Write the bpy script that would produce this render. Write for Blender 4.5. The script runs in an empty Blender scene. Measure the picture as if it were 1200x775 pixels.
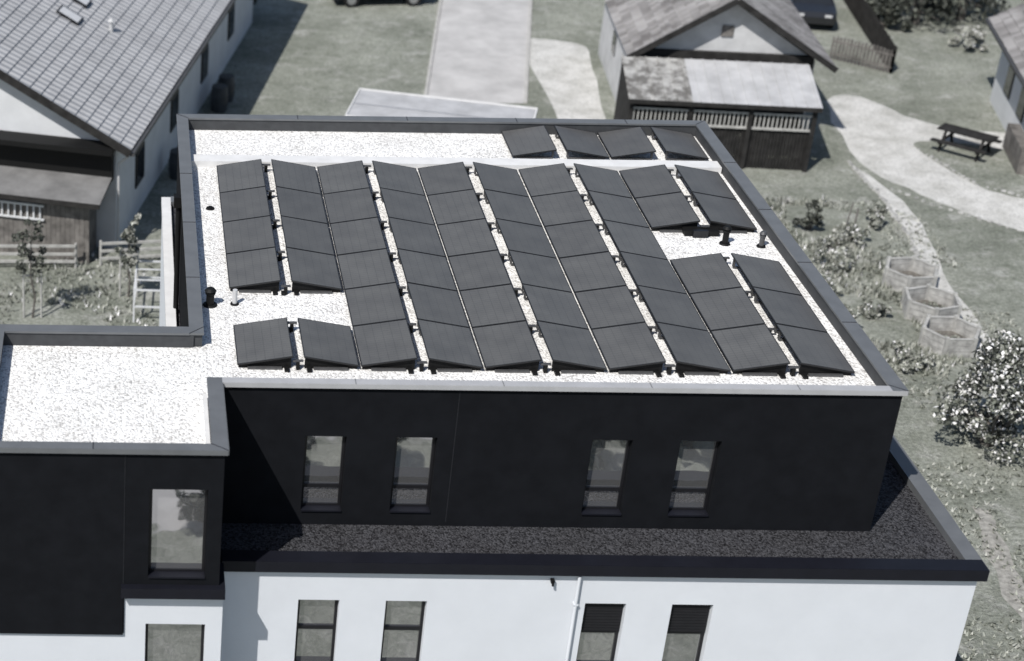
import bpy, math, random
import numpy as np
from mathutils import Vector, Matrix
random.seed(7); rng=np.random.default_rng(7)
C=bpy.context.scene.collection
# ------------------------------------------------------------------ materials
def mat(name,col,rough=.7,var=.15,scale=4,bump=0,bscale=40,metal=0,spec=.3,col2=None,detail=5,lo=.35,hi=.65):
    m=bpy.data.materials.new(name);m.use_nodes=True;nt=m.node_tree;b=nt.nodes["Principled BSDF"]
    b.inputs["Roughness"].default_value=rough;b.inputs["Metallic"].default_value=metal
    b.inputs["Specular IOR Level"].default_value=spec
    tc=nt.nodes.new("ShaderNodeTexCoord");nz=nt.nodes.new("ShaderNodeTexNoise")
    nz.inputs["Scale"].default_value=scale;nz.inputs["Detail"].default_value=detail;nz.inputs["Roughness"].default_value=.6
    nt.links.new(tc.outputs["Object"],nz.inputs["Vector"])
    r=nt.nodes.new("ShaderNodeValToRGB");nt.links.new(nz.outputs[0],r.inputs[0])
    c2=col2 if col2 else tuple(c*(1+var) for c in col)
    c1=col if col2 else tuple(c*(1-var) for c in col)
    r.color_ramp.elements[0].position=lo;r.color_ramp.elements[1].position=hi
    r.color_ramp.elements[0].color=(*c1,1);r.color_ramp.elements[1].color=(*c2,1)
    nt.links.new(r.outputs[0],b.inputs["Base Color"])
    if bump:
        n2=nt.nodes.new("ShaderNodeTexNoise");n2.inputs["Scale"].default_value=bscale;n2.inputs["Detail"].default_value=6
        nt.links.new(tc.outputs["Object"],n2.inputs["Vector"])
        bp=nt.nodes.new("ShaderNodeBump");bp.inputs["Strength"].default_value=1;bp.inputs["Distance"].default_value=bump
        nt.links.new(n2.outputs[0],bp.inputs["Height"]);nt.links.new(bp.outputs[0],b.inputs["Normal"])
    return m
def mixnode(nt,a,b,fac,mode='MIX'):
    n=nt.nodes.new("ShaderNodeMix");n.data_type='RGBA';n.blend_type=mode
    for s,v in ((6,a),(7,b)):
        if isinstance(v,tuple): n.inputs[s].default_value=(*v,1)
        else: nt.links.new(v,n.inputs[s])
    if isinstance(fac,(int,float)): n.inputs[0].default_value=fac
    else: nt.links.new(fac,n.inputs[0])
    return n.outputs[2]
def gravel(name,dark,light,scale,bd,pos=.55,patch=(.84,.83,.81)):
    m=bpy.data.materials.new(name);m.use_nodes=True;nt=m.node_tree;b=nt.nodes["Principled BSDF"];b.inputs["Roughness"].default_value=.85;b.inputs["Specular IOR Level"].default_value=.2
    tc=nt.nodes.new("ShaderNodeTexCoord")
    v=nt.nodes.new("ShaderNodeTexVoronoi");v.inputs["Scale"].default_value=scale;nt.links.new(tc.outputs["Object"],v.inputs["Vector"])
    sep=nt.nodes.new("ShaderNodeSeparateColor");nt.links.new(v.outputs["Color"],sep.inputs[0])
    r=nt.nodes.new("ShaderNodeValToRGB");r.color_ramp.elements[0].color=(*dark,1);r.color_ramp.elements[1].color=(*light,1);r.color_ramp.elements[1].position=pos
    nt.links.new(sep.outputs[0],r.inputs[0])
    nz=nt.nodes.new("ShaderNodeTexNoise");nz.inputs["Scale"].default_value=1.1;nz.inputs["Detail"].default_value=7;nt.links.new(tc.outputs["Object"],nz.inputs["Vector"])
    r2=nt.nodes.new("ShaderNodeValToRGB");r2.color_ramp.elements[0].position=.3;r2.color_ramp.elements[1].position=.6;r2.color_ramp.elements[0].color=(*patch,1);r2.color_ramp.elements[1].color=(1,1,1,1);nt.links.new(nz.outputs[0],r2.inputs[0])
    c=mixnode(nt,r.outputs[0],r2.outputs[0],1.0,'MULTIPLY')
    nt.links.new(c,b.inputs["Base Color"])
    bp=nt.nodes.new("ShaderNodeBump");bp.invert=True;bp.inputs["Distance"].default_value=bd;bp.inputs["Strength"].default_value=1
    nt.links.new(v.outputs["Distance"],bp.inputs["Height"]);nt.links.new(bp.outputs[0],b.inputs["Normal"])
    return m
M={}
M['wgravel']=gravel("white_gravel",(.46,.445,.425),(.93,.92,.895),30,.019,.5,(.86,.855,.845))
M['bgravel']=gravel("black_gravel",(.005,.005,.006),(.075,.075,.082),34,.02,.9)
M['pgravel']=gravel("path_gravel",(.46,.455,.435),(.60,.59,.565),14,.02,.55,(.72,.72,.70))
M['dark']=mat("dark_render",(.0085,.0092,.0112),.9,.14,2.5,.004,120,spec=.08)
M['white']=mat("white_render",(.63,.65,.68),.9,.025,1.2,.002,150,spec=.15)
M['cap']=mat("grey_cap",(.125,.13,.135),.42,.08,3,spec=.5)
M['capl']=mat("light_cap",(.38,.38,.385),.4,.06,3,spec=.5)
M['capd']=mat("dark_cap",(.008,.0085,.013),.5,.1,3,spec=.25)
M['joint']=mat("wall_joint",(.022,.023,.026),.8,.1,3,spec=.1)
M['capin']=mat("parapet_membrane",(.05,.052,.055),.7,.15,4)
M['beam']=mat("white_membrane",(.66,.655,.645),.6,.06,3)
M['frame']=mat("window_frame",(.010,.010,.012),.4,.1,8,spec=.4)
M['pframe']=mat("module_frame",(.018,.018,.019),.45,.1,8,spec=.3)
M['blind']=mat("blind_slats",(.012,.012,.014),.6,.1,8)
M['black']=mat("black_plastic",(.008,.008,.008),.6,.1,6,spec=.2)
M['alu']=mat("aluminium",(.45,.45,.46),.4,.05,10,metal=.8)
M['rail']=mat("weathered_rail",(.09,.09,.092),.5,.15,10,metal=.3)
M['pipe']=mat("grey_pipe",(.5,.5,.5),.5,.05,6)
M['concrete']=mat("concrete",(.42,.41,.39),.9,.12,2,.004,60)
M['hwall']=mat("house_plaster",(.60,.61,.62),.9,.05,1.5,.003,60)
M['bwall']=mat("barn_plaster",(.52,.52,.52),.9,.12,1.5,.005,40)
M['wood']=mat("weathered_wood",(.15,.14,.13),.85,.35,3,.004,30)
M['woodl']=mat("light_wood",(.40,.395,.375),.85,.2,4,.003,30)
M['woodd']=mat("dark_wood",(.022,.021,.020),.85,.4,3,.004,30)
M['soil']=mat("soil",(.30,.29,.265),.95,.3,6,.02,30)
M['soild']=mat("bed_soil",(.14,.13,.115),.95,.35,6,.02,30)
M['stone']=mat("stone",(.36,.355,.34),.9,.3,5,.01,20)
M['bark']=mat("bark",(.12,.11,.10),.9,.3,8,.01,30)
M['leafd']=mat("leaf_dark",(.042,.046,.039),.6,.4,1.5)
M['leafm']=mat("leaf_mid",(.13,.138,.114),.6,.35,1.5)
M['leafl']=mat("leaf_light",(.27,.278,.24),.6,.3,1.5)
M['leafp']=mat("leaf_pale_grass",(.40,.403,.36),.7,.25,1.5)
M['blossom']=mat("blossom",(.76,.75,.74),.7,.1,3)
M['barrel']=mat("barrel_plastic",(.05,.055,.06),.5,.2,3)
M['tyre']=mat("tyre",(.015,.015,.015),.8,.2,5)
M['carp']=mat("car_paint",(.018,.019,.022),.2,.05,2,spec=.6)
M['cglass']=mat("car_glass",(.02,.022,.025),.05,.05,2,spec=.7)
M['lamp']=mat("lamp_lens",(.6,.6,.6),.2,.05,5)
M['metalroof']=mat("lean_to_sheet",(.42,.42,.425),.6,.15,1.2,.004,8)
M['mossroof']=mat("mossy_sheet",(.14,.135,.127),.9,.5,2.5,.02,12,col2=(.40,.395,.38),lo=.4,hi=.6)
M['greyroof']=mat("felt_roof",(.17,.168,.165),.9,.2,1.6,.01,20)
M['paving']=mat("paving",(.45,.44,.43),.9,.14,.8,.004,30)
def roofmat(name,c1,c2,sx,sy):
    m=bpy.data.materials.new(name);m.use_nodes=True;nt=m.node_tree;b=nt.nodes["Principled BSDF"];b.inputs["Roughness"].default_value=.75;b.inputs["Specular IOR Level"].default_value=.25
    tc=nt.nodes.new("ShaderNodeTexCoord");sep=nt.nodes.new("ShaderNodeSeparateXYZ");nt.links.new(tc.outputs["Object"],sep.inputs[0])
    mu=nt.nodes.new("ShaderNodeMath");mu.operation='MULTIPLY';mu.inputs[1].default_value=2*math.pi/sy;nt.links.new(sep.outputs[1],mu.inputs[0])
    si=nt.nodes.new("ShaderNodeMath");si.operation='SINE';nt.links.new(mu.outputs[0],si.inputs[0])
    bp=nt.nodes.new("ShaderNodeBump");bp.inputs["Distance"].default_value=.02;nt.links.new(si.outputs[0],bp.inputs["Height"]);nt.links.new(bp.outputs[0],b.inputs["Normal"])
    mp=nt.nodes.new("ShaderNodeMapping");mp.inputs["Scale"].default_value=(1/sx,1/sy,0);nt.links.new(tc.outputs["Object"],mp.inputs[0])
    fl=nt.nodes.new("ShaderNodeVectorMath");fl.operation='FLOOR';nt.links.new(mp.outputs[0],fl.inputs[0])
    wn=nt.nodes.new("ShaderNodeTexWhiteNoise");nt.links.new(fl.outputs[0],wn.inputs[0])
    nz=nt.nodes.new("ShaderNodeTexNoise");nz.inputs["Scale"].default_value=.8;nz.inputs["Detail"].default_value=6;nt.links.new(tc.outputs["Object"],nz.inputs[0])
    ad=nt.nodes.new("ShaderNodeMath");ad.operation='MULTIPLY_ADD';ad.inputs[1].default_value=.35;nt.links.new(wn.outputs[0],ad.inputs[0]);nt.links.new(nz.outputs[0],ad.inputs[2])
    r=nt.nodes.new("ShaderNodeValToRGB");r.color_ramp.elements[0].position=.4;r.color_ramp.elements[1].position=.9;r.color_ramp.elements[0].color=(*c1,1);r.color_ramp.elements[1].color=(*c2,1)
    nt.links.new(ad.outputs[0],r.inputs[0]);nt.links.new(r.outputs[0],b.inputs["Base Color"])
    return m
M['lroof']=roofmat("concrete_tiles",(.35,.35,.355),(.43,.43,.435),.38,.33)
M['broof']=roofmat("old_clay_tiles",(.15,.14,.135),(.37,.355,.345),.3,.22)
def glassmat(name,tint,metal):
    m=bpy.data.materials.new(name);m.use_nodes=True;nt=m.node_tree;b=nt.nodes["Principled BSDF"]
    b.inputs["Base Color"].default_value=(*tint,1);b.inputs["Roughness"].default_value=.03;b.inputs["Metallic"].default_value=metal
    tc=nt.nodes.new("ShaderNodeTexCoord");nz=nt.nodes.new("ShaderNodeTexNoise");nz.inputs["Scale"].default_value=1.3;nt.links.new(tc.outputs["Object"],nz.inputs[0])
    bp=nt.nodes.new("ShaderNodeBump");bp.inputs["Distance"].default_value=.01;bp.inputs["Strength"].default_value=.5;nt.links.new(nz.outputs[0],bp.inputs["Height"]);nt.links.new(bp.outputs[0],b.inputs["Normal"])
    return m
M['glass']=glassmat("coated_glass",(.54,.54,.545),.88)
m=bpy.data.materials.new("solar_glass");m.use_nodes=True;nt=m.node_tree;b=nt.nodes["Principled BSDF"]
b.inputs["Roughness"].default_value=.45;b.inputs["Specular IOR Level"].default_value=.35
tc=nt.nodes.new("ShaderNodeTexCoord");sep=nt.nodes.new("ShaderNodeSeparateXYZ");nt.links.new(tc.outputs["Object"],sep.inputs[0])
def gridline(out,pitch,wid):
    d=nt.nodes.new("ShaderNodeMath");d.operation='DIVIDE';d.inputs[1].default_value=pitch;nt.links.new(out,d.inputs[0])
    fr=nt.nodes.new("ShaderNodeMath");fr.operation='FRACT';nt.links.new(d.outputs[0],fr.inputs[0])
    lt=nt.nodes.new("ShaderNodeMath");lt.operation='LESS_THAN';lt.inputs[1].default_value=wid;nt.links.new(fr.outputs[0],lt.inputs[0]);return lt.outputs[0]
g1=gridline(sep.outputs[0],.157,.06);g2=gridline(sep.outputs[1],.080,.12)
mx=nt.nodes.new("ShaderNodeMath");mx.operation='MAXIMUM';nt.links.new(g1,mx.inputs[0]);nt.links.new(g2,mx.inputs[1])
oi=nt.nodes.new("ShaderNodeObjectInfo")
r=nt.nodes.new("ShaderNodeValToRGB");r.color_ramp.elements[0].color=(.092,.091,.090,1);r.color_ramp.elements[1].color=(.110,.109,.107,1);nt.links.new(oi.outputs["Random"],r.inputs[0])
nz=nt.nodes.new("ShaderNodeTexNoise");nz.inputs["Scale"].default_value=2.2;nz.inputs["Detail"].default_value=6
gp=nt.nodes.new("ShaderNodeNewGeometry");nt.links.new(gp.outputs["Position"],nz.inputs[0])
r3=nt.nodes.new("ShaderNodeValToRGB");r3.color_ramp.elements[0].position=.3;r3.color_ramp.elements[1].position=.7;r3.color_ramp.elements[0].color=(.88,.88,.88,1);r3.color_ramp.elements[1].color=(1.12,1.12,1.1,1);nt.links.new(nz.outputs[0],r3.inputs[0])
c=mixnode(nt,r.outputs[0],(.074,.0735,.073),mx.outputs[0])
nt.links.new(mixnode(nt,c,r3.outputs[0],1.0,'MULTIPLY'),b.inputs["Base Color"])
M['solar']=m
def grassmat():
    m=bpy.data.materials.new("grass");m.use_nodes=True;nt=m.node_tree;b=nt.nodes["Principled BSDF"];b.inputs["Roughness"].default_value=.95;b.inputs["Specular IOR Level"].default_value=.1
    tc=nt.nodes.new("ShaderNodeTexCoord")
    def N(s,d=6,ro=.6):
        n=nt.nodes.new("ShaderNodeTexNoise");n.inputs["Scale"].default_value=s;n.inputs["Detail"].default_value=d;n.inputs["Roughness"].default_value=ro;nt.links.new(tc.outputs["Object"],n.inputs["Vector"]);return n
    def R(n,a,c1,c,c2):
        r=nt.nodes.new("ShaderNodeValToRGB");r.color_ramp.elements[0].position=a;r.color_ramp.elements[1].position=c;r.color_ramp.elements[0].color=(*c1,1);r.color_ramp.elements[1].color=(*c2,1);nt.links.new(n.outputs[0],r.inputs[0]);return r.outputs[0]
    base=R(N(.35,8),.35,(.240,.253,.212),.65,(.395,.405,.352))
    dry=R(N(.9,8,.7),.52,(0,0,0),.70,(1,1,1))
    c=mixnode(nt,base,(.50,.495,.46),dry)
    mottle=R(N(2.4,8,.75),.30,(.62,.64,.60),.52,(1,1,1))  # random darker patches in the lawn colour
    c=mixnode(nt,c,mottle,1.0,'MULTIPLY')
    fine=R(N(9,6,.7),.3,(.5,.5,.5),.7,(1.3,1.3,1.3))
    c=mixnode(nt,c,fine,1.0,'MULTIPLY')
    nt.links.new(c,b.inputs["Base Color"])
    n=N(14,6,.7);bp=nt.nodes.new("ShaderNodeBump");bp.inputs["Distance"].default_value=.08;nt.links.new(n.outputs[0],bp.inputs["Height"]);nt.links.new(bp.outputs[0],b.inputs["Normal"])
    return m
M['grass']=grassmat()
# ------------------------------------------------------------------ mesh builder
class B:
    def __init__(s): s.v=[];s.f=[];s.mi=[];s.ms=[]
    def m(s,k):
        if k not in s.ms: s.ms.append(k)
        return s.ms.index(k)
    def poly(s,pts,k):
        n=len(s.v);s.v+= [tuple(p) for p in pts];s.f.append(tuple(range(n,n+len(pts))));s.mi.append(s.m(k))
    def box(s,x0,x1,y0,y1,z0,z1,k,T=None):
        p=[(x0,y0,z0),(x1,y0,z0),(x1,y1,z0),(x0,y1,z0),(x0,y0,z1),(x1,y0,z1),(x1,y1,z1),(x0,y1,z1)]
        if T: p=[tuple(T@Vector(q)) for q in p]
        n=len(s.v);s.v+=p
        for f in ((0,3,2,1),(4,5,6,7),(0,1,5,4),(1,2,6,5),(2,3,7,6),(3,0,4,7)):
            s.f.append(tuple(n+i for i in f));s.mi.append(s.m(k))
    def beam(s,a,b2,w,h,k):
        a=Vector(a);b2=Vector(b2);d=b2-a;L=d.length;d.normalize()
        up=Vector((0,0,1)) if abs(d.z)<.95 else Vector((0,1,0))
        x=d.cross(up).normalized();u=x.cross(d)
        T=Matrix.Translation(a)@Matrix((x,d,u)).transposed().to_4x4()
        s.box(-w/2,w/2,0,L,-h/2,h/2,k,T)
    def cyl(s,a,b2,r0,r1,k,n=12,cap=True):
        a=Vector(a);b2=Vector(b2);d=(b2-a).normalized()
        up=Vector((0,0,1)) if abs(d.z)<.95 else Vector((1,0,0))
        x=d.cross(up).normalized();u=x.cross(d);st=len(s.v)
        for c,r in ((a,r0),(b2,r1)):
            for i in range(n):
                t=2*math.pi*i/n;s.v.append(tuple(c+x*math.cos(t)*r+u*math.sin(t)*r))
        for i in range(n):
            j=(i+1)%n;s.f.append((st+i,st+j,st+n+j,st+n+i));s.mi.append(s.m(k))
        if cap:
            s.f.append(tuple(st+n+i for i in range(n)));s.mi.append(s.m(k));s.f.append(tuple(st+n-1-i for i in range(n)));s.mi.append(s.m(k))
    def obj(s,name,parent=None,loc=None,rz=0,smooth=False,bevel=0):
        me=bpy.data.meshes.new(name);me.from_pydata(s.v,[],s.f)
        for k in s.ms: me.materials.append(M[k])
        me.polygons.foreach_set("material_index",s.mi)
        if smooth: me.polygons.foreach_set("use_smooth",[True]*len(s.f))
        me.update()
        o=bpy.data.objects.new(name,me);C.objects.link(o)
        if parent: o.parent=parent
        if loc: o.location=loc
        o.rotation_euler[2]=rz
        if bevel:
            bm=o.modifiers.new("b",'BEVEL');bm.width=bevel;bm.segments=2;bm.limit_method='ANGLE'
        return o
def empty(name,loc=(0,0,0),rz=0):
    e=bpy.data.objects.new(name,None);C.objects.link(e);e.location=loc;e.rotation_euler[2]=rz;e.empty_display_size=.3;return e
def facade(b,x0,x1,z0,z1,y,ops,k,depth=.2):
    xs=sorted({x0,x1}|{o[0] for o in ops}|{o[1] for o in ops});zs=sorted({z0,z1}|{o[2] for o in ops}|{o[3] for o in ops})
    for i in range(len(xs)-1):
        for j in range(len(zs)-1):
            cx=(xs[i]+xs[i+1])/2;cz=(zs[j]+zs[j+1])/2
            if any(o[0]<cx<o[1] and o[2]<cz<o[3] for o in ops): continue
            b.poly([(xs[i],y,zs[j]),(xs[i+1],y,zs[j]),(xs[i+1],y,zs[j+1]),(xs[i],y,zs[j+1])],k)
    for a,c,d,e in ops:
        Y=y+depth
        b.poly([(a,y,d),(a,Y,d),(c,Y,d),(c,y,d)],k);b.poly([(a,y,e),(c,y,e),(c,Y,e),(a,Y,e)],k)
        b.poly([(a,y,d),(a,y,e),(a,Y,e),(a,Y,d)],k);b.poly([(c,y,d),(c,Y,d),(c,Y,e),(c,y,e)],k)
def window(parent,a,c,d,e,y,depth=.2,transom=None,blind=None,name="window",sill='capd'):
    b=B();Y=y+depth-.06;w=.05
    b.box(a+.004,a+w,Y,Y+.055,d+.004,e-.004,'frame');b.box(c-w,c-.004,Y,Y+.055,d+.004,e-.004,'frame')
    b.box(a+w,c-w,Y,Y+.055,d+.004,d+w,'frame');b.box(a+w,c-w,Y,Y+.055,e-w,e-.004,'frame')
    b.poly([(a+w,Y+.035,d+w),(c-w,Y+.035,d+w),(c-w,Y+.035,e-w),(a+w,Y+.035,e-w)],'glass')
    if transom: b.box(a+w,c-w,Y-.002,Y+.05,transom-.035,transom+.035,'frame')
    if blind:
        n=int((e-w-blind)/.06)
        for i in range(n): 
            z=e-w-.06*(i+1);b.box(a+.02,c-.02,Y-.04,Y-.012,z,z+.052,'blind')
    b.box(a+.003,c-.003,y-.03,Y,d-.018,d+.012,sill)
    return b.obj(name,parent)
# ------------------------------------------------------------------ main building
bd=empty("apartment_building",(8,33,0))
def child(b,name,**k):
    o=b.obj(name,bd,**k);o.location=(-8,-33,0);return o
ZR=8.8;ZC=9.1
Ops=[(3.22,3.93,6.52,8.03),(4.78,5.49,6.52,8.03),(8.15,8.85,6.52,8.03),(9.67,10.38,6.52,8.03)]
b=B()
facade(b,1.60,13.28,6.0,9.06,27.05,Ops,'dark')
b.poly([(13.28,27.05,6),(13.28,39.45,6),(13.28,39.45,9.06),(13.28,27.05,9.06)],'dark')
b.poly([(1.29,39.45,6),(1.29,28.9,6),(1.29,28.9,9.06),(1.29,39.45,9.06)],'dark')
b.poly([(1.29,39.45,6),(13.28,39.45,6),(13.28,39.45,9.06),(1.29,39.45,9.06)],'dark')
LO=[(.52,1.46,6.62,8.32)]
facade(b,.12,1.70,6.3,9.06,24.85,LO,'dark')
facade(b,-2.25,.12,5.42,9.06,24.846,[],'dark')
b.poly([(1.70,24.85,6.3),(1.70,27.05,6.3),(1.70,27.05,9.06),(1.70,24.85,9.06)],'dark')
b.poly([(-2.25,24.846,5.42),(-2.25,28.95,5.42),(-2.25,28.95,9.06),(-2.25,24.846,9.06)],'dark')
b.poly([(-2.25,28.95,5.42),(1.29,28.95,5.42),(1.29,28.95,9.06),(-2.25,28.95,9.06)],'dark')
b.poly([(-2.25,24.846,5.42),(.12,24.846,5.42),(.12,25.0,5.42),(-2.25,25.0,5.42)],'dark')
b.poly([(.12,24.846,5.42),(.12,25.1,5.42),(.12,25.1,6.3),(.12,24.846,6.3)],'dark')
child(b,"dark_upper_walls")
b=B()
for x in (5.78,): b.box(x,x+.012,27.047,27.05,6.3,9.0,'joint')
b.box(.112,.124,24.842,24.846,6.47,9.0,'joint')
child(b,"render_joint")
b=B()
LOW=[]
for x in (3.14,4.65,8.08,9.58):
    LOW.append((x,x+.71,3.98,5.5)); LOW.append((x,x+.71,.9,2.6))
facade(b,1.78,14.7,0,6.2,25.8,LOW,'white')
b.poly([(14.7,25.8,0),(14.7,41,0),(14.7,41,6.2),(14.7,25.8,6.2)],'white')
b.poly([(1.0,41,0),(14.7,41,0),(14.7,41,6.2),(1.0,41,6.2)],'white')
b.poly([(1.0,41,0),(1.0,28.9,0),(1.0,28.9,6.2),(1.0,41,6.2)],'white')
BO=[(.5,1.5,4.0,5.62)]
facade(b,.14,1.78,0,6.25,24.9,BO,'white')
b.poly([(1.78,24.9,0),(1.78,25.8,0),(1.78,25.8,6.25),(1.78,24.9,6.25)],'white')
facade(b,-2.2,.14,0,5.42,24.9,[],'white')
b.poly([(-2.2,24.9,0),(-2.2,28.9,0),(-2.2,28.9,5.42),(-2.2,24.9,5.42)],'white')
b.poly([(-2.2,28.9,0),(1.0,28.9,0),(1.0,28.9,5.42),(-2.2,28.9,5.42)],'white')
child(b,"white_lower_walls")
for o in Ops:
    w=window(bd,*o,27.05,transom=o[2]+.42);w.location=(-8,-33,0)
w=window(bd,*LO[0],24.85);w.location=(-8,-33,0)
w=window(bd,*BO[0],24.9);w.location=(-8,-33,0)
for i,o in enumerate(LOW):
    w=window(bd,*o,25.8,transom=o[2]+.83 if o[2]>3 else None,blind=(o[2]+.83 if o[0]>7 else None) if o[2]>3 else None);w.location=(-8,-33,0)
b=B()
b.box(1.36,13.2,27.12,39.38,8.5,ZR,'wgravel')
b.box(-2.18,1.36,24.95,28.88,8.5,ZR,'wgravel')
b.box(1.36,1.62,24.95,27.12,8.5,ZR,'wgravel')
child(b,"roof_gravel")
b=B();b.box(1.05,14.68,25.82,40.95,6.0,6.22,'bgravel');child(b,"ledge_gravel")
def pebbles(b,n,x0,x1,y0,y1,z,k,r0,r1):
    for _ in range(n):
        x=random.uniform(x0,x1);y=random.uniform(y0,y1);r=random.uniform(r0,r1);a=random.uniform(0,6.28)
        p=[(x+r*math.cos(a+q*1.571)*random.uniform(.7,1.2),y+r*math.sin(a+q*1.571)*random.uniform(.7,1.2),z) for q in range(4)]
        t=(x,y,z+r*random.uniform(.5,.9))
        for q in range(4): b.poly([p[q],p[(q+1)%4],t],k)
b=B();pebbles(b,7000,1.5,13.05,27.2,39.2,ZR,'wgravel',.010,.020);pebbles(b,2000,-2.0,1.5,25.0,28.7,ZR,'wgravel',.010,.020);child(b,"loose_roof_pebbles")
b=B();pebbles(b,5000,1.9,14.5,26.05,27.03,6.22,'bgravel',.012,.026);pebbles(b,2000,13.3,14.5,27.05,34,6.22,'bgravel',.012,.026);child(b,"loose_ledge_pebbles")
par=B();cp=B()
W_=.26
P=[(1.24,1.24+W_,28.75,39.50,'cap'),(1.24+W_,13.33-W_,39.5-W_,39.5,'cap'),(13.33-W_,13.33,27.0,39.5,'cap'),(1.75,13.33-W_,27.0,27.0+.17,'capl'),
   (1.49,1.75,24.8,27.17,'cap'),(-2.3,1.49,24.8,24.8+.2,'cap'),(-2.3,-2.3+W_,25.0,29.0,'cap'),(-2.3+W_,1.24,29.0-W_,29.0,'cap')]
for x0,x1,y0,y1,k in P: cp.box(x0,x1,y0,y1,ZC-.04,ZC,k)
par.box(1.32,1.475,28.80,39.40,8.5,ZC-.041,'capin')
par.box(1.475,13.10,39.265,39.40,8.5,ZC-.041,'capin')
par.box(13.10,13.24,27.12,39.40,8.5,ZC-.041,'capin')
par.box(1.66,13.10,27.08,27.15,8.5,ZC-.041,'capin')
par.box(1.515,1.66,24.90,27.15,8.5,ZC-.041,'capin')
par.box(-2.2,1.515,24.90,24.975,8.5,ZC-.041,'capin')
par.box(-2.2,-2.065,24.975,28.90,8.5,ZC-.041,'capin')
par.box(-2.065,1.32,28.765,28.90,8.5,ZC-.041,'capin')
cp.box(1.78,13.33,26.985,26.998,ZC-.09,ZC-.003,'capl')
cp.box(13.332,13.345,27.0,39.5,ZC-.09,ZC-.003,'cap')
cp.box(-2.3,1.75,24.785,24.798,ZC-.09,ZC-.003,'cap')
cp.box(1.752,1.765,24.8,26.98,ZC-.09,ZC-.003,'cap')
child(par,"parapet_upstand");child(cp,"parapet_cap")
b=B()
for y in (29.5,32,34.5,37): b.box(13.33-W_-.004,13.334,y,y+.012,ZC,ZC+.006,'capd');
for y in (31,33.5,36): b.box(1.236,1.24+W_+.004,y,y+.012,ZC,ZC+.006,'capd')
for x in (4,6.5,9,11.5): b.box(x,x+.012,26.99,27.172,ZC,ZC+.006,'cap');b.box(x,x+.012,39.24,39.504,ZC,ZC+.006,'capd')
for x in (-.4,): b.box(x,x+.012,24.79,25.004,ZC,ZC+.006,'capd')
for (xa,ya,xb,yb) in ((13.07,27.2,13.33,27.0),(13.07,39.24,13.33,39.5),(1.5,39.24,1.24,39.5),(1.49,25.0,1.75,24.8),(1.5,29.0,1.24,28.74)):
    b.beam((xa,ya,ZC+.002),(xb,yb,ZC+.002),.012,.006,'capd')
child(b,"cap_joints")
b=B()
b.box(1.5,13.07,37.06,37.44,ZR-.02,8.95,'beam')
b.box(1.42,1.49,25.02,26.9,ZR-.02,8.93,'beam')
child(b,"roof_upstand")
b=B();b.box(1.79,14.8,25.7,26.02,6.2,6.36,'capd');b.box(14.52,14.8,26.02,41.0,6.2,6.36,'cap')  # front run dark, right run paler: sunlight put into the cap colour
b.box(.98,1.2,29.02,41.0,6.2,6.36,'beam');b.box(1.2,14.52,40.72,41.05,6.2,6.36,'cap')
b.box(1.79,14.8,25.69,25.70,6.14,6.355,'capd');b.box(14.8,14.812,25.7,41,6.14,6.355,'cap')
b.box(.08,1.80,24.72,25.5,6.26,6.46,'capd')
child(b,"ledge_cap")
b=B();b.cyl((7.9,25.74,0),(7.9,25.74,6.1),.03,.03,'white',12)
b.cyl((1.20,35.1,6.3),(1.20,35.1,8.9),.055,.055,'black',12);b.box(1.1,1.28,34.98,35.2,8.75,8.98,'black')
for z in (1,2.5,4,5.5): b.box(7.86,7.94,25.71,25.80,z,z+.03,'white')
child(b,"downpipes")
b=B();b.box(7.42,7.48,25.72,25.80,5.96,6.02,'black');b.cyl((7.45,25.72,5.98),(7.45,25.70,5.92),.025,.02,'black',10)
b.cyl((14.72,26.3,5.85),(14.95,26.3,5.85),.05,.05,'pipe',10)
child(b,"wall_fittings")
def vent(x,y,r,h,k,hat=True,name="roof_vent_pipe"):
    b=B();b.cyl((0,0,0),(0,0,.03),r*1.9,r*1.6,'black',20);b.cyl((0,0,.03),(0,0,h),r,r,k,20)
    if hat: b.cyl((0,0,h*.78),(0,0,h*.9),r*1.25,r*1.35,k,20);b.cyl((0,0,h),(0,0,h+.05),r*1.5,r*.9,k,20)
    return b.obj(name,None,(x,y,ZR),smooth=False)
vent(1.68,30.45,.075,.30,'black');vent(2.14,30.5,.045,.30,'pipe',False);vent(12.12,33.45,.06,.34,'black');vent(12.82,33.35,.05,.28,'rail',True);vent(1.85,34.85,.05,.05,'black',False)
b=B();b.box(-.35,.35,-.12,.12,.02,.12,'black');b.box(-.2,.1,-.2,-.12,.02,.16,'frame');b.obj("roof_cable_box",None,(11.75,33.9,ZR))
# ------------------------------------------------------------------ solar modules
PLEN=1.465
def panel_mesh(flip):
    b=B();w=.965;L=PLEN;t=.03;lo=.08;hi=.245
    def P(x,y,dz):
        X=x if not flip else w-x
        return (X-w/2 ,y-L/2,lo+(hi-lo)*x/w+dz)
    def quad(p,k): b.poly(p if not flip else p[::-1],k)
    fr=.016
    top=[P(0,0,t),P(w,0,t),P(w,L,t),P(0,L,t)]
    inn=[P(fr,fr,t-.003),P(w-fr,fr,t-.003),P(w-fr,L-fr,t-.003),P(fr,L-fr,t-.003)]
    bot=[P(0,0,0),P(w,0,0),P(w,L,0),P(0,L,0)]
    quad(inn,'solar')
    for i in range(4):
        j=(i+1)%4
        quad([top[i],top[j],inn[j],inn[i]],'pframe');quad([bot[i],bot[j],top[j],top[i]],'pframe')
    quad(bot[::-1],'pframe')
    me_o=b.obj("solar_panel_src");me=me_o.data;me.name="solar_panel_mesh";bpy.data.objects.remove(me_o);return me
PR=panel_mesh(False);PL=panel_mesh(True)
Y0=36.93;RP=1.492
def vx(k,y): return 2.04+k*(2.158+.028*(y-28)/9)
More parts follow.
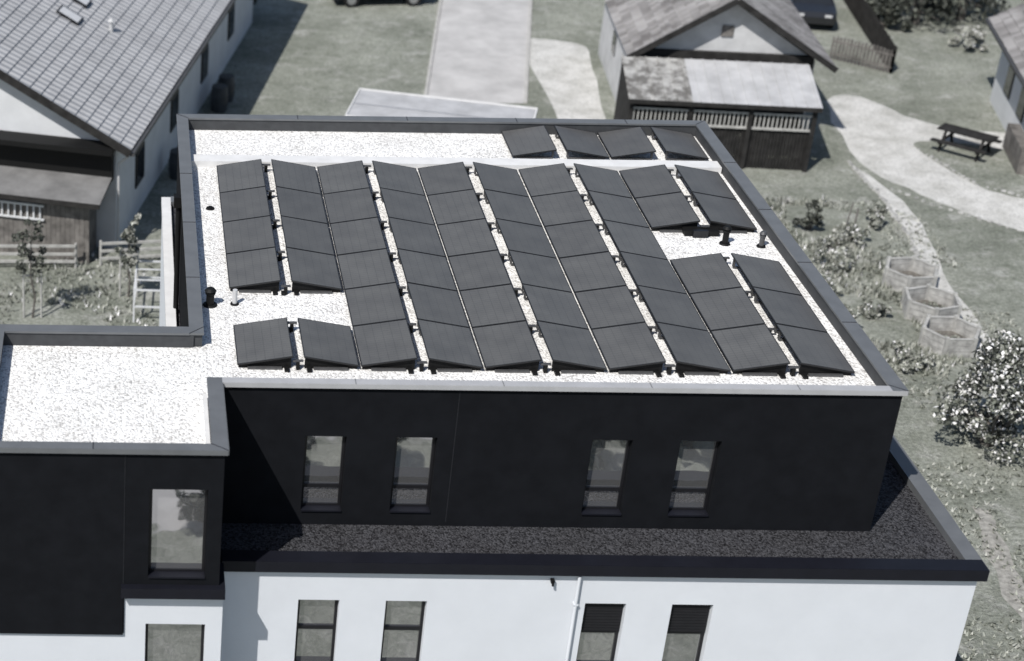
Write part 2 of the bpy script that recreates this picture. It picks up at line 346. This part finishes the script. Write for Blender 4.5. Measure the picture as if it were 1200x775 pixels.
def colx(c,y):
    k=c//2
    return (vx(k,y)+.02+.4825,False) if c%2==0 else (vx(k+1,y)-.02-.4825,True)
miss={(0,4),(1,4),(8,2),(9,2)}
def addp(x,y,fl,c):
    o=bpy.data.objects.new("solar_panel",PL if fl else PR);C.objects.link(o);o.location=(x,y,ZR);o.rotation_euler=(random.uniform(-.002,.002),random.uniform(-.003,.003),-(c/2)*.028/9+random.uniform(-.001,.001))
rk=B()
def feet(x,fl,y):
    s=-1 if fl else 1
    xl=x-s*.42;xh=x+s*.43
    for yy in (y-.60,y+.60):
        rk.box(min(xl,xh),max(xl,xh),yy-.02,yy+.02,ZR+.015,ZR+.045,'rail')
        rk.box(xh-.02,xh+.02,yy-.02,yy+.02,ZR+.045,ZR+.22,'rail')
        rk.box(xl-.03,xl+.03,yy-.03,yy+.03,ZR+.045,ZR+.08,'black')
for c in range(10):
    for r in range(6):
        if (c,r) in miss: continue
        y=Y0-RP*(r+.5);x,fl=colx(c,y);addp(x,y,fl,c);feet(x,fl,y)
    if c>=6: x,fl=colx(c,38.42);addp(x,38.42,fl,c);feet(x,fl,38.42)
for k in range(5):
    for r in range(7):
        y=Y0-RP*r+(.06 if r==6 else (-.06 if r==0 else 0));xr=(vx(k,y)+vx(k+1,y))/2
        rk.box(xr-.09,xr+.09,y-.03,y+.03,ZR+.15,ZR+.175,'rail')
        rk.box(xr-.03,xr+.03,y-.05,y+.05,ZR,ZR+.15,'black')
        if 0<r<6: rk.box(xr-.085,xr-.01,y-.09,y+.02,ZR+.0,ZR+.06,'black')
for c in range(10):
    rows=[5]+([3] if c<2 else [])+([1] if c>=8 else [])
    for r in rows:
        yb=Y0-RP*(r+1)+.08;w=.46;x,fl=colx(c,yb)
        lo,hi=.08,.235
        za,zb=(lo,hi) if not fl else (hi,lo)
        rk.poly([(x-w,yb,ZR+.004),(x+w,yb,ZR+.004),(x+w,yb,ZR+zb),(x-w,yb,ZR+za)],'black')  # black end sheet stands in for the shade under the raised panels
        rk.box(x-.3,x+.3,yb-.07,yb-.01,ZR+.002,ZR+.04,'rail')
        s=-1 if fl else 1
        rk.box(x+s*.38-.04,x+s*.38+.04,yb-.16,yb-.01,ZR+.002,ZR+.05,'black')
rk.obj("solar_mounting_frame")
# ------------------------------------------------------------------ ground
b=B();b.poly([(-400,-400,0),(400,-400,0),(400,600,0),(-400,600,0)],'grass');b.obj("lawn")
def sheet(name,pts,k,z):
    b=B();b.poly([(x,y,z) for x,y in pts],k);return b.obj(name)
sheet("road",[(11.3,64.5),(15.0,64.7),(18.4,81),(24,110),(20,110),(14.6,81)],'paving',.006)
b=B();b.beam((11.25,64.5,.0),(14.5,81,.0),.12,.12,'concrete');b.beam((15.06,64.7,0),(18.46,81,0),.12,.12,'concrete');b.obj("road_kerb")
def blob(pts,n=4,j=.12):
    out=[]
    for i in range(len(pts)):
        p0,p1,p2,p3=[Vector(pts[(i+q)%len(pts)]) for q in (-1,0,1,2)]
        for t in range(n):
            t/=n;q=.5*((2*p1)+(p2-p0)*t+(2*p0-5*p1+4*p2-p3)*t*t+(3*p1-p0-3*p2+p3)*t**3)
            out.append((q.x+random.uniform(-j,j),q.y+random.uniform(-j,j)))
    return out
sheet("gravel_path",blob([(16.0,60.5),(17.2,60.5),(18.1,66),(18.7,70.6),(18.2,71.8),(16.3,71.7),(16.1,66)],4,.08),'pgravel',.005)
sheet("driveway",blob([(26.5,65.3),(28,65.8),(29.2,63.4),(31,62.5),(34,61.6),(36.5,57),(36,52),(33,51.6),(29,53.6),(26.8,56.5),(25.7,59.4)],5,.1),'pgravel',.005)
sheet("grass_island",blob([(28.1,60.8),(29.3,61.4),(31.5,60.5),(33,58.5),(32.2,56.5),(30.4,56.2),(29,57.4)],5,.06),'grass',.010)
sheet("garden_path",blob([(25.3,59.3),(25.9,56),(25.6,52.5),(25.0,49.9),(24.9,47),(24.4,44.2),(24.0,44.2),(24.3,47),(24.5,50),(25.1,53),(25.3,56)],4,.05),'pgravel',.006)
sheet("worn_track",blob([(19.3,29),(19.9,33),(20.6,37),(21.0,37),(20.5,33),(19.9,28)],5,.13),'soil',.004)
sheet("reflected_paving",[(-6,6),(16,6),(16,14),(-6,14)],'paving',.006)  # unseen paving patch, added for the window glass to reflect
b=B()
def stones(pts,step,r):
    for a,c in zip(pts[:-1],pts[1:]):
        a=Vector(a);c=Vector(c);n=int((c-a).length/step)
        for i in range(n):
            p=a.lerp(c,i/n);q=r*random.uniform(.6,1.3);z=q*.7
            T=Matrix.Translation((p.x+random.uniform(-.05,.05),p.y,z*.4))@Matrix.Rotation(random.uniform(0,3),4,'Z')@Matrix.Rotation(random.uniform(-.3,.3),4,'X')
            b.box(-q,q,-q*.7,q*.7,-z*.6,z*.5,'stone',T)
stones([(25.25,59.3),(25.3,56),(25.0,52.8),(24.5,50.2),(24.3,47.2),(24.0,44.4)],.22,.08)
stones([(25.9,57),(27,55.5),(29,53.5),(32,51.6)],.3,.07)
stones([(28.1,60.8),(29,57.4),(30.4,56.2),(32.2,56.5)],.25,.08)
b.obj("stone_edging",bevel=.02)
b=B()
for i in range(5): b.box(-.95,.95,-.36+i*.146,-.36+i*.146+.135,.71,.75,'woodd')
for s in (-1,1):
    for i in range(2): b.box(-.95,.95,s*.72-.13+i*.135,s*.72-.13+i*.135+.125,.42,.46,'woodd')
    for sx in (-.65,.65): b.beam((sx,s*.25,.70),(sx,s*.62,0),.09,.05,'woodd')
for sx in (-.65,.65): b.beam((sx,-.82,.39),(sx,.82,.39),.05,.09,'woodd');b.beam((sx,-.34,.67),(sx,.34,.67),.05,.08,'woodd')
b.obj("picnic_table",None,(29.7,60.4,0),-.75)
# ------------------------------------------------------------------ tiled roof helper (local coords)
def tiled(b,xe,ze,xr,zr,y0,y1,k,course=.38,th=.14,under='woodd'):
    L=math.hypot(xr-xe,zr-ze);n=int(L/course);dx=(xr-xe)/n;dz=(zr-ze)/n
    nx,nz=-(zr-ze)/L,(xr-xe)/L
    if nz<0: nx,nz=-nx,-nz
    s=.04
    for i in range(n):
        x0=xe+dx*i;z0=ze+dz*i;x1=x0+dx;z1=z0+dz
        p=[(x0+nx*s,y0,z0+nz*s),(x1+nx*.006,y0,z1+nz*.006),(x1+nx*.006,y1,z1+nz*.006),(x0+nx*s,y1,z0+nz*s)]
        b.poly(p,k)
        b.poly([(x0,y0,z0),(x0+nx*s,y0,z0+nz*s),(x0+nx*s,y1,z0+nz*s),(x0,y1,z0)],k)
    d=th
    A=(xe,ze);Bp=(xr,zr);A2=(xe-nx*d,ze-nz*d);B2=(xr-nx*d,zr-nz*d)
    b.poly([(A2[0],y0,A2[1]),(B2[0],y0,B2[1]),(B2[0],y1,B2[1]),(A2[0],y1,A2[1])],under)
    b.poly([(A[0],y0,A[1]),(Bp[0],y0,Bp[1]),(B2[0],y0,B2[1]),(A2[0],y0,A2[1])],under)
    b.poly([(A[0],y1,A[1]),(Bp[0],y1,Bp[1]),(B2[0],y1,B2[1]),(A2[0],y1,A2[1])],under)
    b.poly([(A[0],y0,A[1]),(A[0],y1,A[1]),(A2[0],y1,A2[1]),(A2[0],y0,A2[1])],under)
def gable(b,xl,xr,ze,zr,y,k,xm=None):
    xm=(xl+xr)/2 if xm is None else xm
    b.poly([(xl,y,0),(xr,y,0),(xr,y,ze),(xm,y,zr),(xl,y,ze)],k)
# ---- left house
RH=-math.radians(13.95)
h=empty("tiled_roof_house",(.24,50.83,0),RH)
b=B();tiled(b,0,3.5,-7,7.18,0,24,'lroof');tiled(b,-14,3.5,-7.0,7.18,0,24,'lroof');b.obj("roof",h)
b=B();sl=.525;o=.55
ze=3.5+sl*o-.17;zr=7.18-.17
gable(b,-14+o,-o,ze,zr,.55,'hwall');gable(b,-14+o,-o,ze,zr,23.5,'hwall')
for x in (-o,-14+o): b.poly([(x,.55,0),(x,23.5,0),(x,23.5,ze),(x,.55,ze)],'hwall')
b.obj("walls",h)
b=B()
b.beam((.06,0,3.42),(.06,24,3.42),.13,.11,'rail');b.cyl((.06,.3,3.38),(-.45,.45,2.9),.04,.04,'pipe',10);b.cyl((-.45,.47,2.9),(-.45,.47,0),.04,.04,'pipe',10)
b.obj("gutter",h)
b=B();b.beam((.02,-.03,3.45),(-7,-.03,7.13),.06,.24,'woodd');b.beam((-14,-.03,3.45),(-7,-.03,7.13),.06,.24,'woodd');b.obj("verge_boards",h)
def on(x): return 3.5-sl*x
b=B()
for (x,y) in ((-3.6,6.2),(-3.75,7.8)):
    ang=math.atan(sl)
    T=Matrix.Translation((x,y,on(x)+.05))@Matrix.Rotation(ang,4,'Y')
    b.box(-.42,.42,-.32,.32,-.03,.06,'frame',T);b.box(-.36,.36,-.26,.26,.06,.066,'lamp',T)
b.obj("skylights",h)
b=B();b.cyl((-2.4,7,on(-2.4)-.05),(-2.4,7,on(-2.4)+.35),.07,.07,'pipe',12);b.cyl((-2.4,7,on(-2.4)+.35),(-2.4,7,on(-2.4)+.45),.12,.05,'pipe',12);b.obj("roof_vent",h)
b=B()
b.box(-9,-.62,.30,.545,2.35,3.5,'black')  # black band along the gable wall, with a black slab above
b.box(-9.0,-.50,-.25,.5,3.40,3.56,'black')
b.obj("dark_gable_band",h)
b=B()
for y in (3,8,13,18): b.box(-.56,-.5,y,y+1.1,1.0,2.2,'frame');b.box(-.5,-.49,y+.08,y+1.02,1.08,2.12,'cglass')
b.obj("windows",h)
b=B()
b.poly([(-9,.30,2.48),(-.62,.30,2.48),(-.62,-1.15,2.18),(-9,-1.15,2.18)],'greyroof')
b.poly([(-9,.30,2.42),(-.62,.30,2.42),(-.62,-1.15,2.12),(-9,-1.15,2.12)],'woodd')
b.box(-9,-.62,-1.19,-1.15,2.06,2.20,'woodd')
b.obj("lean_to_roof",h)
b=B()
for i in range(53):
    x=-9+i*.15; 
    if x>-1.1: break
    b.box(x,x+.142,-.72+random.uniform(0,.01),-.66,.0,2.14,'wood')
b.poly([(-1.15,-.7,0),(-1.15,.5,0),(-1.15,.5,2.4),(-1.15,-.7,2.14)],'wood')
b.obj("lean_to_planks",h)
b=B()
for i in range(9): x=-4.2+i*.2;b.box(x,x+.05,-.80,-.76,1.35,1.75,'hwall')
b.box(-4.3,-2.45,-.81,-.75,1.75,1.82,'hwall');b.box(-4.3,-2.45,-.81,-.75,1.3,1.35,'hwall')
b.obj("white_railing",h)
def barrel(x,y):
    b=B();prof=[(0,.27),(.05,.29),(.3,.32),(.6,.32),(.88,.29),(.93,.27)]
    for (z0,r0),(z1,r1) in zip(prof[:-1],prof[1:]): b.cyl((0,0,z0),(0,0,z1),r0,r1,'barrel',20,cap=False)
    b.cyl((0,0,.93),(0,0,.97),.29,.28,'barrel',20);b.cyl((0,0,.3),(0,0,.33),.335,.335,'barrel',20);b.cyl((0,0,.6),(0,0,.63),.335,.335,'barrel',20)
    b.obj("rain_barrel",None,(x,y,0),smooth=False)
barrel(3.55,63.5);barrel(3.85,64.6);barrel(1.9,57.2)
# ---- barn
RB=-math.radians(6)
h=empty("barn",(21.2,61.1,0),RB)
b=B();tiled(b,-3.55,3.0,-.1,5.25,0,9.5,'broof',.3);tiled(b,3.55,2.95,-.1,5.25,0,9.5,'broof',.3)
b.cyl((-.1,-.02,5.27),(-.1,9.5,5.27),.1,.1,'broof',10);b.obj("roof",h)
b=B();gable(b,-3.1,3.0,2.95,4.95,.6,'bwall',-.1);gable(b,-3.1,3.0,2.95,4.95,9.1,'bwall',-.1)
b.poly([(-3.1,.6,0),(-3.1,9.1,0),(-3.1,9.1,2.95),(-3.1,.6,2.95)],'bwall');b.poly([(3.0,.6,0),(3.0,9.1,0),(3.0,9.1,2.95),(3.0,.6,2.95)],'bwall');b.obj("walls",h)
b=B();b.beam((-3.6,-.03,2.9),(-.1,-.03,5.18),.05,.2,'woodd');b.beam((3.6,-.03,2.85),(-.1,-.03,5.18),.05,.2,'woodd')
b.box(-3.0,2.9,.40,.6,2.55,3.15,'woodd')
b.obj("verge_boards",h)
b=B()
b.box(-.35,.05,.55,.597,3.7,4.1,'wood');b.box(-3.13,-3.1,2.2,3.0,1.2,2.0,'cglass');b.box(-3.13,-3.1,5.2,6.0,1.2,2.0,'cglass');b.obj("windows",h)
b=B()
def lt(x0,x1,k,z=0):
    b.poly([(x0,-.02,3.02+z),(x1,-.02,3.02+z),(x1,-2.65,2.4+z),(x0,-2.65,2.4+z)],k)
lt(-3.75,-1.6,'mossroof');lt(-1.6,2.65,'metalroof')
b.poly([(-3.75,-.02,2.95),(2.65,-.02,2.95),(2.65,-2.65,2.33),(-3.75,-2.65,2.33)],'woodd')
for i in range(17):
    x=-3.7+i*.39;b.beam((x,-.02,3.035),(x,-2.65,2.415),.03,.03,'metalroof' if x>-1.6 else 'mossroof')
b.box(-3.75,2.65,-2.69,-2.65,2.25,2.40,'woodd')
b.obj("lean_to_roof",h)
b=B()
for x in (-3.6,-1.6,.4,2.5): b.box(x-.07,x+.07,-2.5,-2.36,0,2.4,'woodd')
for i in range(int(6.1/.11)):
    x=-3.55+i*.11;b.box(x,x+.09,-2.36,-2.33,.0,1.45,'woodd')
b.box(-3.6,2.5,-2.45,-2.38,1.45,1.52,'woodl');b.box(-3.6,2.5,-2.45,-2.38,1.98,2.05,'woodl')
for i in range(42):
    x=-3.5+i*.145;b.box(x,x+.045,-2.43,-2.40,1.52,1.98,'woodl')
b.poly([(-3.6,-2.3,0),(-3.6,.6,0),(-3.6,.6,2.9),(-3.6,-2.3,2.4)],'woodd')
b.poly([(2.5,-2.3,0),(2.5,.6,0),(2.5,.6,1.2),(2.5,-2.3,1.2)],'woodd')
b.poly([(-3.0,.4,0),(2.9,.4,0),(2.9,.4,2.6),(-3.0,.4,2.6)],'woodd')
b.obj("lean_to_frame",h)
# ---- right house
h=empty("plastered_house",(30.3,57.5,0),-math.radians(13))
b=B();tiled(b,0,3.0,5,6.1,0,9,'broof',.33);tiled(b,10,3.0,5,6.1,0,9,'broof',.33);b.obj("roof",h)
b=B();gable(b,.6,9.4,3.2,5.85,.6,'hwall');gable(b,.6,9.4,3.2,5.85,8.5,'hwall')
for x in (.6,9.4): b.poly([(x,.6,0),(x,8.5,0),(x,8.5,3.2),(x,.6,3.2)],'hwall')
b.obj("walls",h)
b=B();b.beam((-.05,0,2.95),(-.05,9,2.95),.12,.1,'rail')
for y in (1.2,3.4,5.8): b.box(.56,.6,y,y+1.0,1.0,2.1,'frame');b.box(.55,.56,y+.08,y+.92,1.08,2.02,'cglass')
b.box(.2,.6,1.0,3.6,0,.9,'wood');b.obj("windows",h)
# ---- flat canopy behind the building
h=empty("garden_canopy",(8.1,59.15,0),-math.radians(16.3))
b=B();b.box(0,5.9,-2.6,0,2.42,2.5,'metalroof');b.box(-.05,5.95,-2.65,-2.6,2.36,2.54,'beam');b.box(-.05,5.95,0,.05,2.36,2.54,'beam');b.box(-.05,0,-2.6,0,2.36,2.54,'beam');b.box(5.9,5.95,-2.6,0,2.36,2.54,'beam')
b.box(0,5.9,-1.4,-1.36,2.5,2.515,'alu')
b.obj("roof_panel",h)
b=B()
for x in (.1,2.9,5.8):
    for y in (-2.5,-.1): b.box(x-.05,x+.05,y-.05,y+.05,0,2.42,'alu')
b.obj("posts",h)
# ------------------------------------------------------------------ fences
def railfence(name,a,c,hgt,k,rails=3,post=1.2):
    a=Vector((*a,0));c=Vector((*c,0));L=(c-a).length;n=max(1,round(L/post));b=B()
    for i in range(n+1):
        p=a.lerp(c,i/n);b.cyl((p.x,p.y,0),(p.x,p.y,hgt+.08),.045,.04,k,8)
    for j in range(rails):
        z=hgt*(j+1)/rails;b.beam((a.x,a.y-.05,z),(c.x,c.y-.05,z+random.uniform(-.02,.02)),.05,.08,k)
    b.obj(name)
def palisade(name,a,c,hgt,k,gap=.14):
    a=Vector((*a,0));c=Vector((*c,0));L=(c-a).length;n=int(L/gap);b=B()
    for i in range(n+1):
        p=a.lerp(c,i/n);b.beam((p.x,p.y,0),(p.x,p.y,hgt*random.uniform(.95,1.03)),.09,.025,k)
    for z in (.25*hgt,.78*hgt): b.beam((a.x,a.y,z),(c.x,c.y,z),.05,.07,k)
    b.obj(name)
railfence("rail_fence",(-5.5,50.0),(-1.35,50.1),.75,'woodl');railfence("rail_fence",(-.6,50.3),(1.45,50.6),.75,'woodl')
palisade("picket_fence",(31.8,80),(30.1,68.5),1.1,'woodd',.16);palisade("picket_fence",(28.3,70.2),(30.1,68.5),.95,'wood',.14)
palisade("picket_fence",(6.5,80.5),(13.5,79.6),1.0,'woodd',.16);palisade("picket_fence",(19,79),(27,78),1.0,'wood',.16)
b=B()
for x in (0,.85):
    for y in (0,1.9): b.beam((x,y,0),(x,y,1.05),.05,.05,'hwall')
for y in (0,1.9):
    for z in (1.03,.5): b.beam((0,y,z),(.85,y,z),.04,.05,'hwall')
for x in (0,.85):
    for z in (1.03,.5): b.beam((x,0,z),(x,1.9,z),.04,.05,'hwall')
for i in range(2): b.beam((0,.6+i*.7,1.06),(.85,.6+i*.7,1.06),.05,.02,'hwall')
b.obj("garden_trellis",None,(.40,46.6,0),-.05)
# ------------------------------------------------------------------ planters
def leaves(b,centers,n,size,ks,flat=1.0,probs=None):
    ks=list(ks)
    for (c,r) in centers:
        d=rng.normal(size=(n,3));d/=np.linalg.norm(d,axis=1)[:,None];rad=rng.uniform(.45,1,n)**.6
        P=np.array(c)+d*rad[:,None]*np.array(r)
        for p,dd in zip(P,d):
            s=size*rng.uniform(.6,1.4)
            a=rng.normal(size=3)+dd*.5;a/=np.linalg.norm(a);t=np.cross(a,rng.normal(size=3));t/=np.linalg.norm(t);u=np.cross(a,t)
            k=ks[rng.choice(len(ks),p=probs)]
            b.poly([p-t*s*.5,p+u*s*.3,p+t*s*.5,p-u*s*.3],k)
def hexbed(x,y,rot):
    b=B();R=.78;H=.56
    for i in range(6):
        a0=math.pi/3*i+rot;a1=a0+math.pi/3
        p0=Vector((R*math.cos(a0),R*math.sin(a0),0));p1=Vector((R*math.cos(a1),R*math.sin(a1),0))
        for j in range(3): b.beam(p0+Vector((0,0,.09+j*.18)),p1+Vector((0,0,.09+j*.18)),.06,.168,'stone')
        b.beam(p0+Vector((0,0,.565)),p1+Vector((0,0,.565)),.08,.03,'woodl')
        b.box(p0.x-.05,p0.x+.05,p0.y-.05,p0.y+.05,0,H+.06,'woodl')
    b.poly([(R*.96*math.cos(math.pi/3*i+rot),R*.96*math.sin(math.pi/3*i+rot),.14) for i in range(6)],'soild')
    cs=[((random.uniform(-.35,.35),random.uniform(-.35,.35),.2),(.13,.13,.10)) for _ in range(5)]
    leaves(b,cs,40,.07,('leafm','leafl'))
    b.obj("raised_garden_bed",None,(x,y,0))
hexbed(23.75,49.7,.1);hexbed(23.6,47.7,.3);hexbed(23.4,45.8,.0)
# ------------------------------------------------------------------ vegetation
def shrub(name,x,y,rx,h,nc,nl,size,ks,probs=None,stems=7):
    b=B()
    cs=[]
    for i in range(nc):
        a=random.uniform(0,2*math.pi);q=random.uniform(.15,.92);z=random.uniform(.16,.95)
        env=math.sin(math.pi*min(1,(z*.82+.14)))**.6
        c=(rx*q*env*math.cos(a),rx*q*env*math.sin(a),h*z);r=rx*random.uniform(.16,.3)
        cs.append((c,(r,r,r*.85)))
        if i%max(1,nc//stems)==0: b.cyl((random.uniform(-.08,.08),random.uniform(-.08,.08),0),c,.03*rx+.008,.006,'bark',6,cap=False)
    leaves(b,cs,nl,size,ks,probs=probs)
    return b.obj(name,None,(x,y,0))
shrub("flowering_shrub",22.3,40.4,1.6,2.8,52,170,.12,('leafd','leafm','leafl','blossom'),[.30,.28,.20,.22],16)
shrub("garden_shrub",22.0,53.6,.5,1.0,14,90,.10,('leafd','leafm','leafl'),[.5,.3,.2])
shrub("garden_shrub",21.6,59.0,.5,1.4,14,80,.12,('leafm','leafl','blossom'),[.3,.4,.3])
for (x,y,r,hh) in ((23.0,52.9,.7,.5),(21.9,50.8,.8,.6),(20.6,46.5,.7,.7),(24.3,53.9,.5,.7),(20.4,54.5,.6,.5),(22.3,52.2,.6,.5),(21.0,49.0,.7,.6),(21.9,47.5,.5,.5),(21.8,44.6,.7,.6),(20.3,43.0,.5,.5),(24.4,38.6,.6,.7)):
    shrub("garden_shrub",x,y,r,hh,14,70,.11,('leafm','leafl','leafp','blossom'),[.38,.34,.20,.08])
shrub("garden_shrub",4.6,74.6,1.5,2.4,26,160,.2,('leafd','leafm'),[.7,.3])
shrub("garden_shrub",34.4,71.6,.8,.9,14,90,.16,('leafl','leafp','blossom'),[.4,.4,.2])
shrub("garden_shrub",3.0,54.5,.5,.8,10,70,.12,('leafm','leafl'),[.5,.5])
for (x,y,r,hh) in ((4.2,15.6,1.0,1.6),(6.6,14.6,.8,1.3),(11.6,15.0,1.1,1.7),(14.6,14.4,.9,1.5),(2.0,13.6,.8,1.4)):  # unseen shrubs, added to darken and break up the window reflections
    shrub("garden_shrub",x,y,r,hh,26,90,.12,('leafd','leafm','leafl'),[.5,.3,.2])
def tree(name,x,y,h,rx,nc,nl,size,ks,trunk=.12,stake=False,zlo=.4):
    b=B();pts=[Vector((0,0,0))]
    for i in range(1,5): pts.append(Vector((random.uniform(-.03,.03)*h,random.uniform(-.03,.03)*h,h*.9*i/4)))
    for i in range(4): b.cyl(pts[i],pts[i+1],trunk*(1-i*.22),trunk*(1-(i+1)*.22),'bark',8,cap=False)
    cs=[]
    for i in range(nc):
        a=random.uniform(0,6.28);z=random.uniform(zlo,1.0);env=math.sqrt(max(.08,1-((z-(zlo+1)/2)/((1-zlo)*.6))**2))
        q=random.uniform(.3,1)*env;c=Vector((rx*q*math.cos(a),rx*q*math.sin(a),h*z));r=rx*random.uniform(.22,.36);cs.append((tuple(c),(r,r,r*.8)))
        if i%2==0:
            t=max(0,z-.18);s=pts[0].lerp(pts[4],min(1,t/.9));b.cyl(s,c,trunk*.3,trunk*.06,'bark',5,cap=False)
    leaves(b,cs,nl,size,ks)
    if stake:
        for s in (-.25,.25): b.cyl((s,0,0),(s,0,1.5),.03,.03,'woodl',8)
        b.beam((-.25,0,1.35),(.25,0,1.35),.03,.06,'woodl')
    return b.obj(name,None,(x,y,0))
tree("young_tree",-2.5,46.8,3.0,.5,20,40,.11,('leafd','leafm'),.035,True)
tree("young_tree",.25,48.2,2.7,.42,20,46,.11,('leafd','leafm','leafp'),.035,True)
tree("young_tree",22.6,37.3,1.6,.35,8,20,.09,('leafm','leafl'),.02,True)
def conifer(x,y,h,r):
    b=B();b.cyl((0,0,0),(0,0,h),.2,.02,'bark',8);cs=[]
    L=int(h/.35)
    for i in range(L):
        z=.5+i*.35;rr=r*(1-z/h)+.15
        for j in range(max(4,int(rr*7))):
            a=random.uniform(0,6.28);c=(rr*.7*math.cos(a),rr*.7*math.sin(a),z+random.uniform(-.1,.1));cs.append((c,(rr*.38,rr*.38,.16)))
            if j%2==0: b.cyl((0,0,z+.1),c,.03,.01,'bark',4,cap=False)
    leaves(b,cs,34,.2,('leafd','leafd','leafm'));b.obj("conifer_tree",None,(x,y,0))
conifer(33.4,74.8,4.5,1.7);conifer(35.6,75.5,5.5,1.9)
shrub("garden_shrub",31.9,74.3,1.2,1.4,20,130,.18,('leafd','leafm'),[.7,.3])
tree("garden_tree",38.5,83,7,2.6,40,110,.25,('leafd','leafm'),.2)
tree("garden_tree",-11,84,8,3,40,110,.25,('leafd','leafm'),.2)
tree("garden_tree",24,92,8,3,40,110,.25,('leafd','leafm'),.2)
b=B();cs=[]
for i in range(150):
    x=-110+i*1.7+random.uniform(-1,1);hh=random.uniform(5,11);y=135+random.uniform(-6,10)
    for j in range(4): cs.append(((x+random.uniform(-2,2),y+random.uniform(-2,2),hh*(.25+.2*j)),(2.4-.35*j,2.4-.35*j,1.7)))
leaves(b,cs,26,.9,('leafd','leafm'));b.obj("distant_trees")
b=B()
def tufts(n,x0,x1,y0,y1,hh,ks,probs):
    for _ in range(n):
        x=random.uniform(x0,x1);y=random.uniform(y0,y1)
        if x<14.9 and 24<y<41.2: continue
        if math.sin(x*1.3+y*.7)+math.sin(x*.6-y*1.1)<-.4: continue
        k=ks[rng.choice(len(ks),p=probs)]
        for q in range(3):
            a=random.uniform(0,6.28);w=.03;h_=hh*random.uniform(.4,1.2);dx,dy=math.cos(a),math.sin(a);l=random.uniform(.02,.12)
            b.poly([(x-dy*w,y+dx*w,0),(x+dy*w,y-dx*w,0),(x+dx*l,y+dy*l,h_)],k)
tufts(9000,17.5,26,29,56,.08,('leafl','leafp','leafm'),[.45,.3,.25])
tufts(3500,18,23.5,44,56,.20,('leafl','leafp','blossom','leafm'),[.4,.25,.08,.27])
tufts(3000,-5,3,42,51,.14,('leafm','leafl','blossom','leafp'),[.3,.4,.08,.22])
b.obj("grass_tufts")
b=B();b.cyl((0,0,0),(.15,.1,1.2),.03,.02,'wood',8);b.cyl((.3,0,0),(.3,0,1.0),.03,.03,'wood',8);b.obj("garden_stake",None,(22.9,53.0,0))
# ------------------------------------------------------------------ cars
def car(x,y,rz,k):
    h=empty("parked_car",(x,y,0),rz);b=B()
    prof=[(-2.15,.35),(-2.2,.65),(-2.1,.85),(-1.3,.95),(1.95,.98),(2.15,.85),(2.15,.4)]
    rings=[]
    for yy,s in ((-.88,.96),(-.78,1),(.78,1),(.88,.96)):
        rings.append([(px*s,yy,.66+(pz-.66)*s) for px,pz in prof])
    for r0,r1 in zip(rings[:-1],rings[1:]):
        for i in range(len(prof)):
            j=(i+1)%len(prof);b.poly([r0[i],r0[j],r1[j],r1[i]],k)
    b.poly(rings[0][::-1],k);b.poly(rings[-1],k)
    b.obj("body",h,bevel=.03)
    b=B();yb,yr=.80,.62
    A=[(-1.25,-yb,.95),(2.0,-yb,.97),(2.0,yb,.97),(-1.25,yb,.95)];R=[(-.45,-yr,1.45),(1.5,-yr,1.43),(1.5,yr,1.43),(-.45,yr,1.45)]
    for i in range(4):
        j=(i+1)%4;b.poly([A[i],A[j],R[j],R[i]],'cglass')
    b.poly([(p[0],p[1],p[2]+.001) for p in R],k)
    for i in range(4): b.beam(A[i],R[i],.07,.06,k)
    for s in (-1,1): b.beam((.5,s*yb,.96),(.5,s*yr,1.44),.07,.05,k);b.beam((-.45,s*yr,1.45),(1.5,s*yr,1.43),.06,.06,k)
    b.obj("cabin",h)
    b=B()
    for xx in (-1.35,1.35):
        for s in (-1,1): b.cyl((xx,s*.72,.32),(xx,s*.90,.32),.32,.32,'tyre',20);b.cyl((xx,s*.90,.32),(xx,s*.91,.32),.2,.19,'alu',14)
    b.obj("wheels",h)
    b=B()
    for s in (-1,1): b.box(-2.19,-2.12,s*.55-.14,s*.55+.14,.62,.76,'lamp');b.box(2.1,2.17,s*.6-.12,s*.6+.12,.7,.85,'lamp')
    b.obj("lights",h)
car(11.0,77.0,.1,'carp');car(29.1,75.6,1.35,'carp')
# ------------------------------------------------------------------ light
el=math.radians(50);S=Vector((-.62*math.cos(el),-.785*math.cos(el),math.sin(el))).normalized()
sun=bpy.data.lights.new("sun",'SUN');sun.energy=4.7;sun.angle=math.radians(.5);sun.color=(1,.975,.94)
so=bpy.data.objects.new("sun",sun);C.objects.link(so);so.rotation_euler=(-S).to_track_quat('-Z','Y').to_euler();so.location=(0,0,60)
w=bpy.data.worlds.new("World");bpy.context.scene.world=w;w.use_nodes=True;nt=w.node_tree
sk=nt.nodes.new("ShaderNodeTexSky");sk.sky_type='NISHITA';sk.sun_disc=False;sk.sun_elevation=el;sk.sun_rotation=math.atan2(S.x,S.y)
nt.links.new(sk.outputs[0],nt.nodes["Background"].inputs[0]);nt.nodes["Background"].inputs[1].default_value=.09
# ------------------------------------------------------------------ camera
cam=bpy.data.cameras.new("camera");co=bpy.data.objects.new("camera",cam);C.objects.link(co)
th=math.atan(1134/2150)
co.matrix_world=Matrix.Translation((0,0,24.3))@Matrix.Rotation(math.pi/2-th,4,'X')@Matrix.Rotation(.013,4,'Z')
cam.sensor_width=36;cam.lens=2150/1200*36;cam.shift_x=460/1200;cam.clip_end=2000;cam.clip_start=.5
cam.dof.use_dof=True;cam.dof.focus_distance=36;cam.dof.aperture_fstop=.5
bpy.context.scene.camera=co
bpy.context.scene.view_settings.view_transform='Standard';bpy.context.scene.view_settings.look='None'
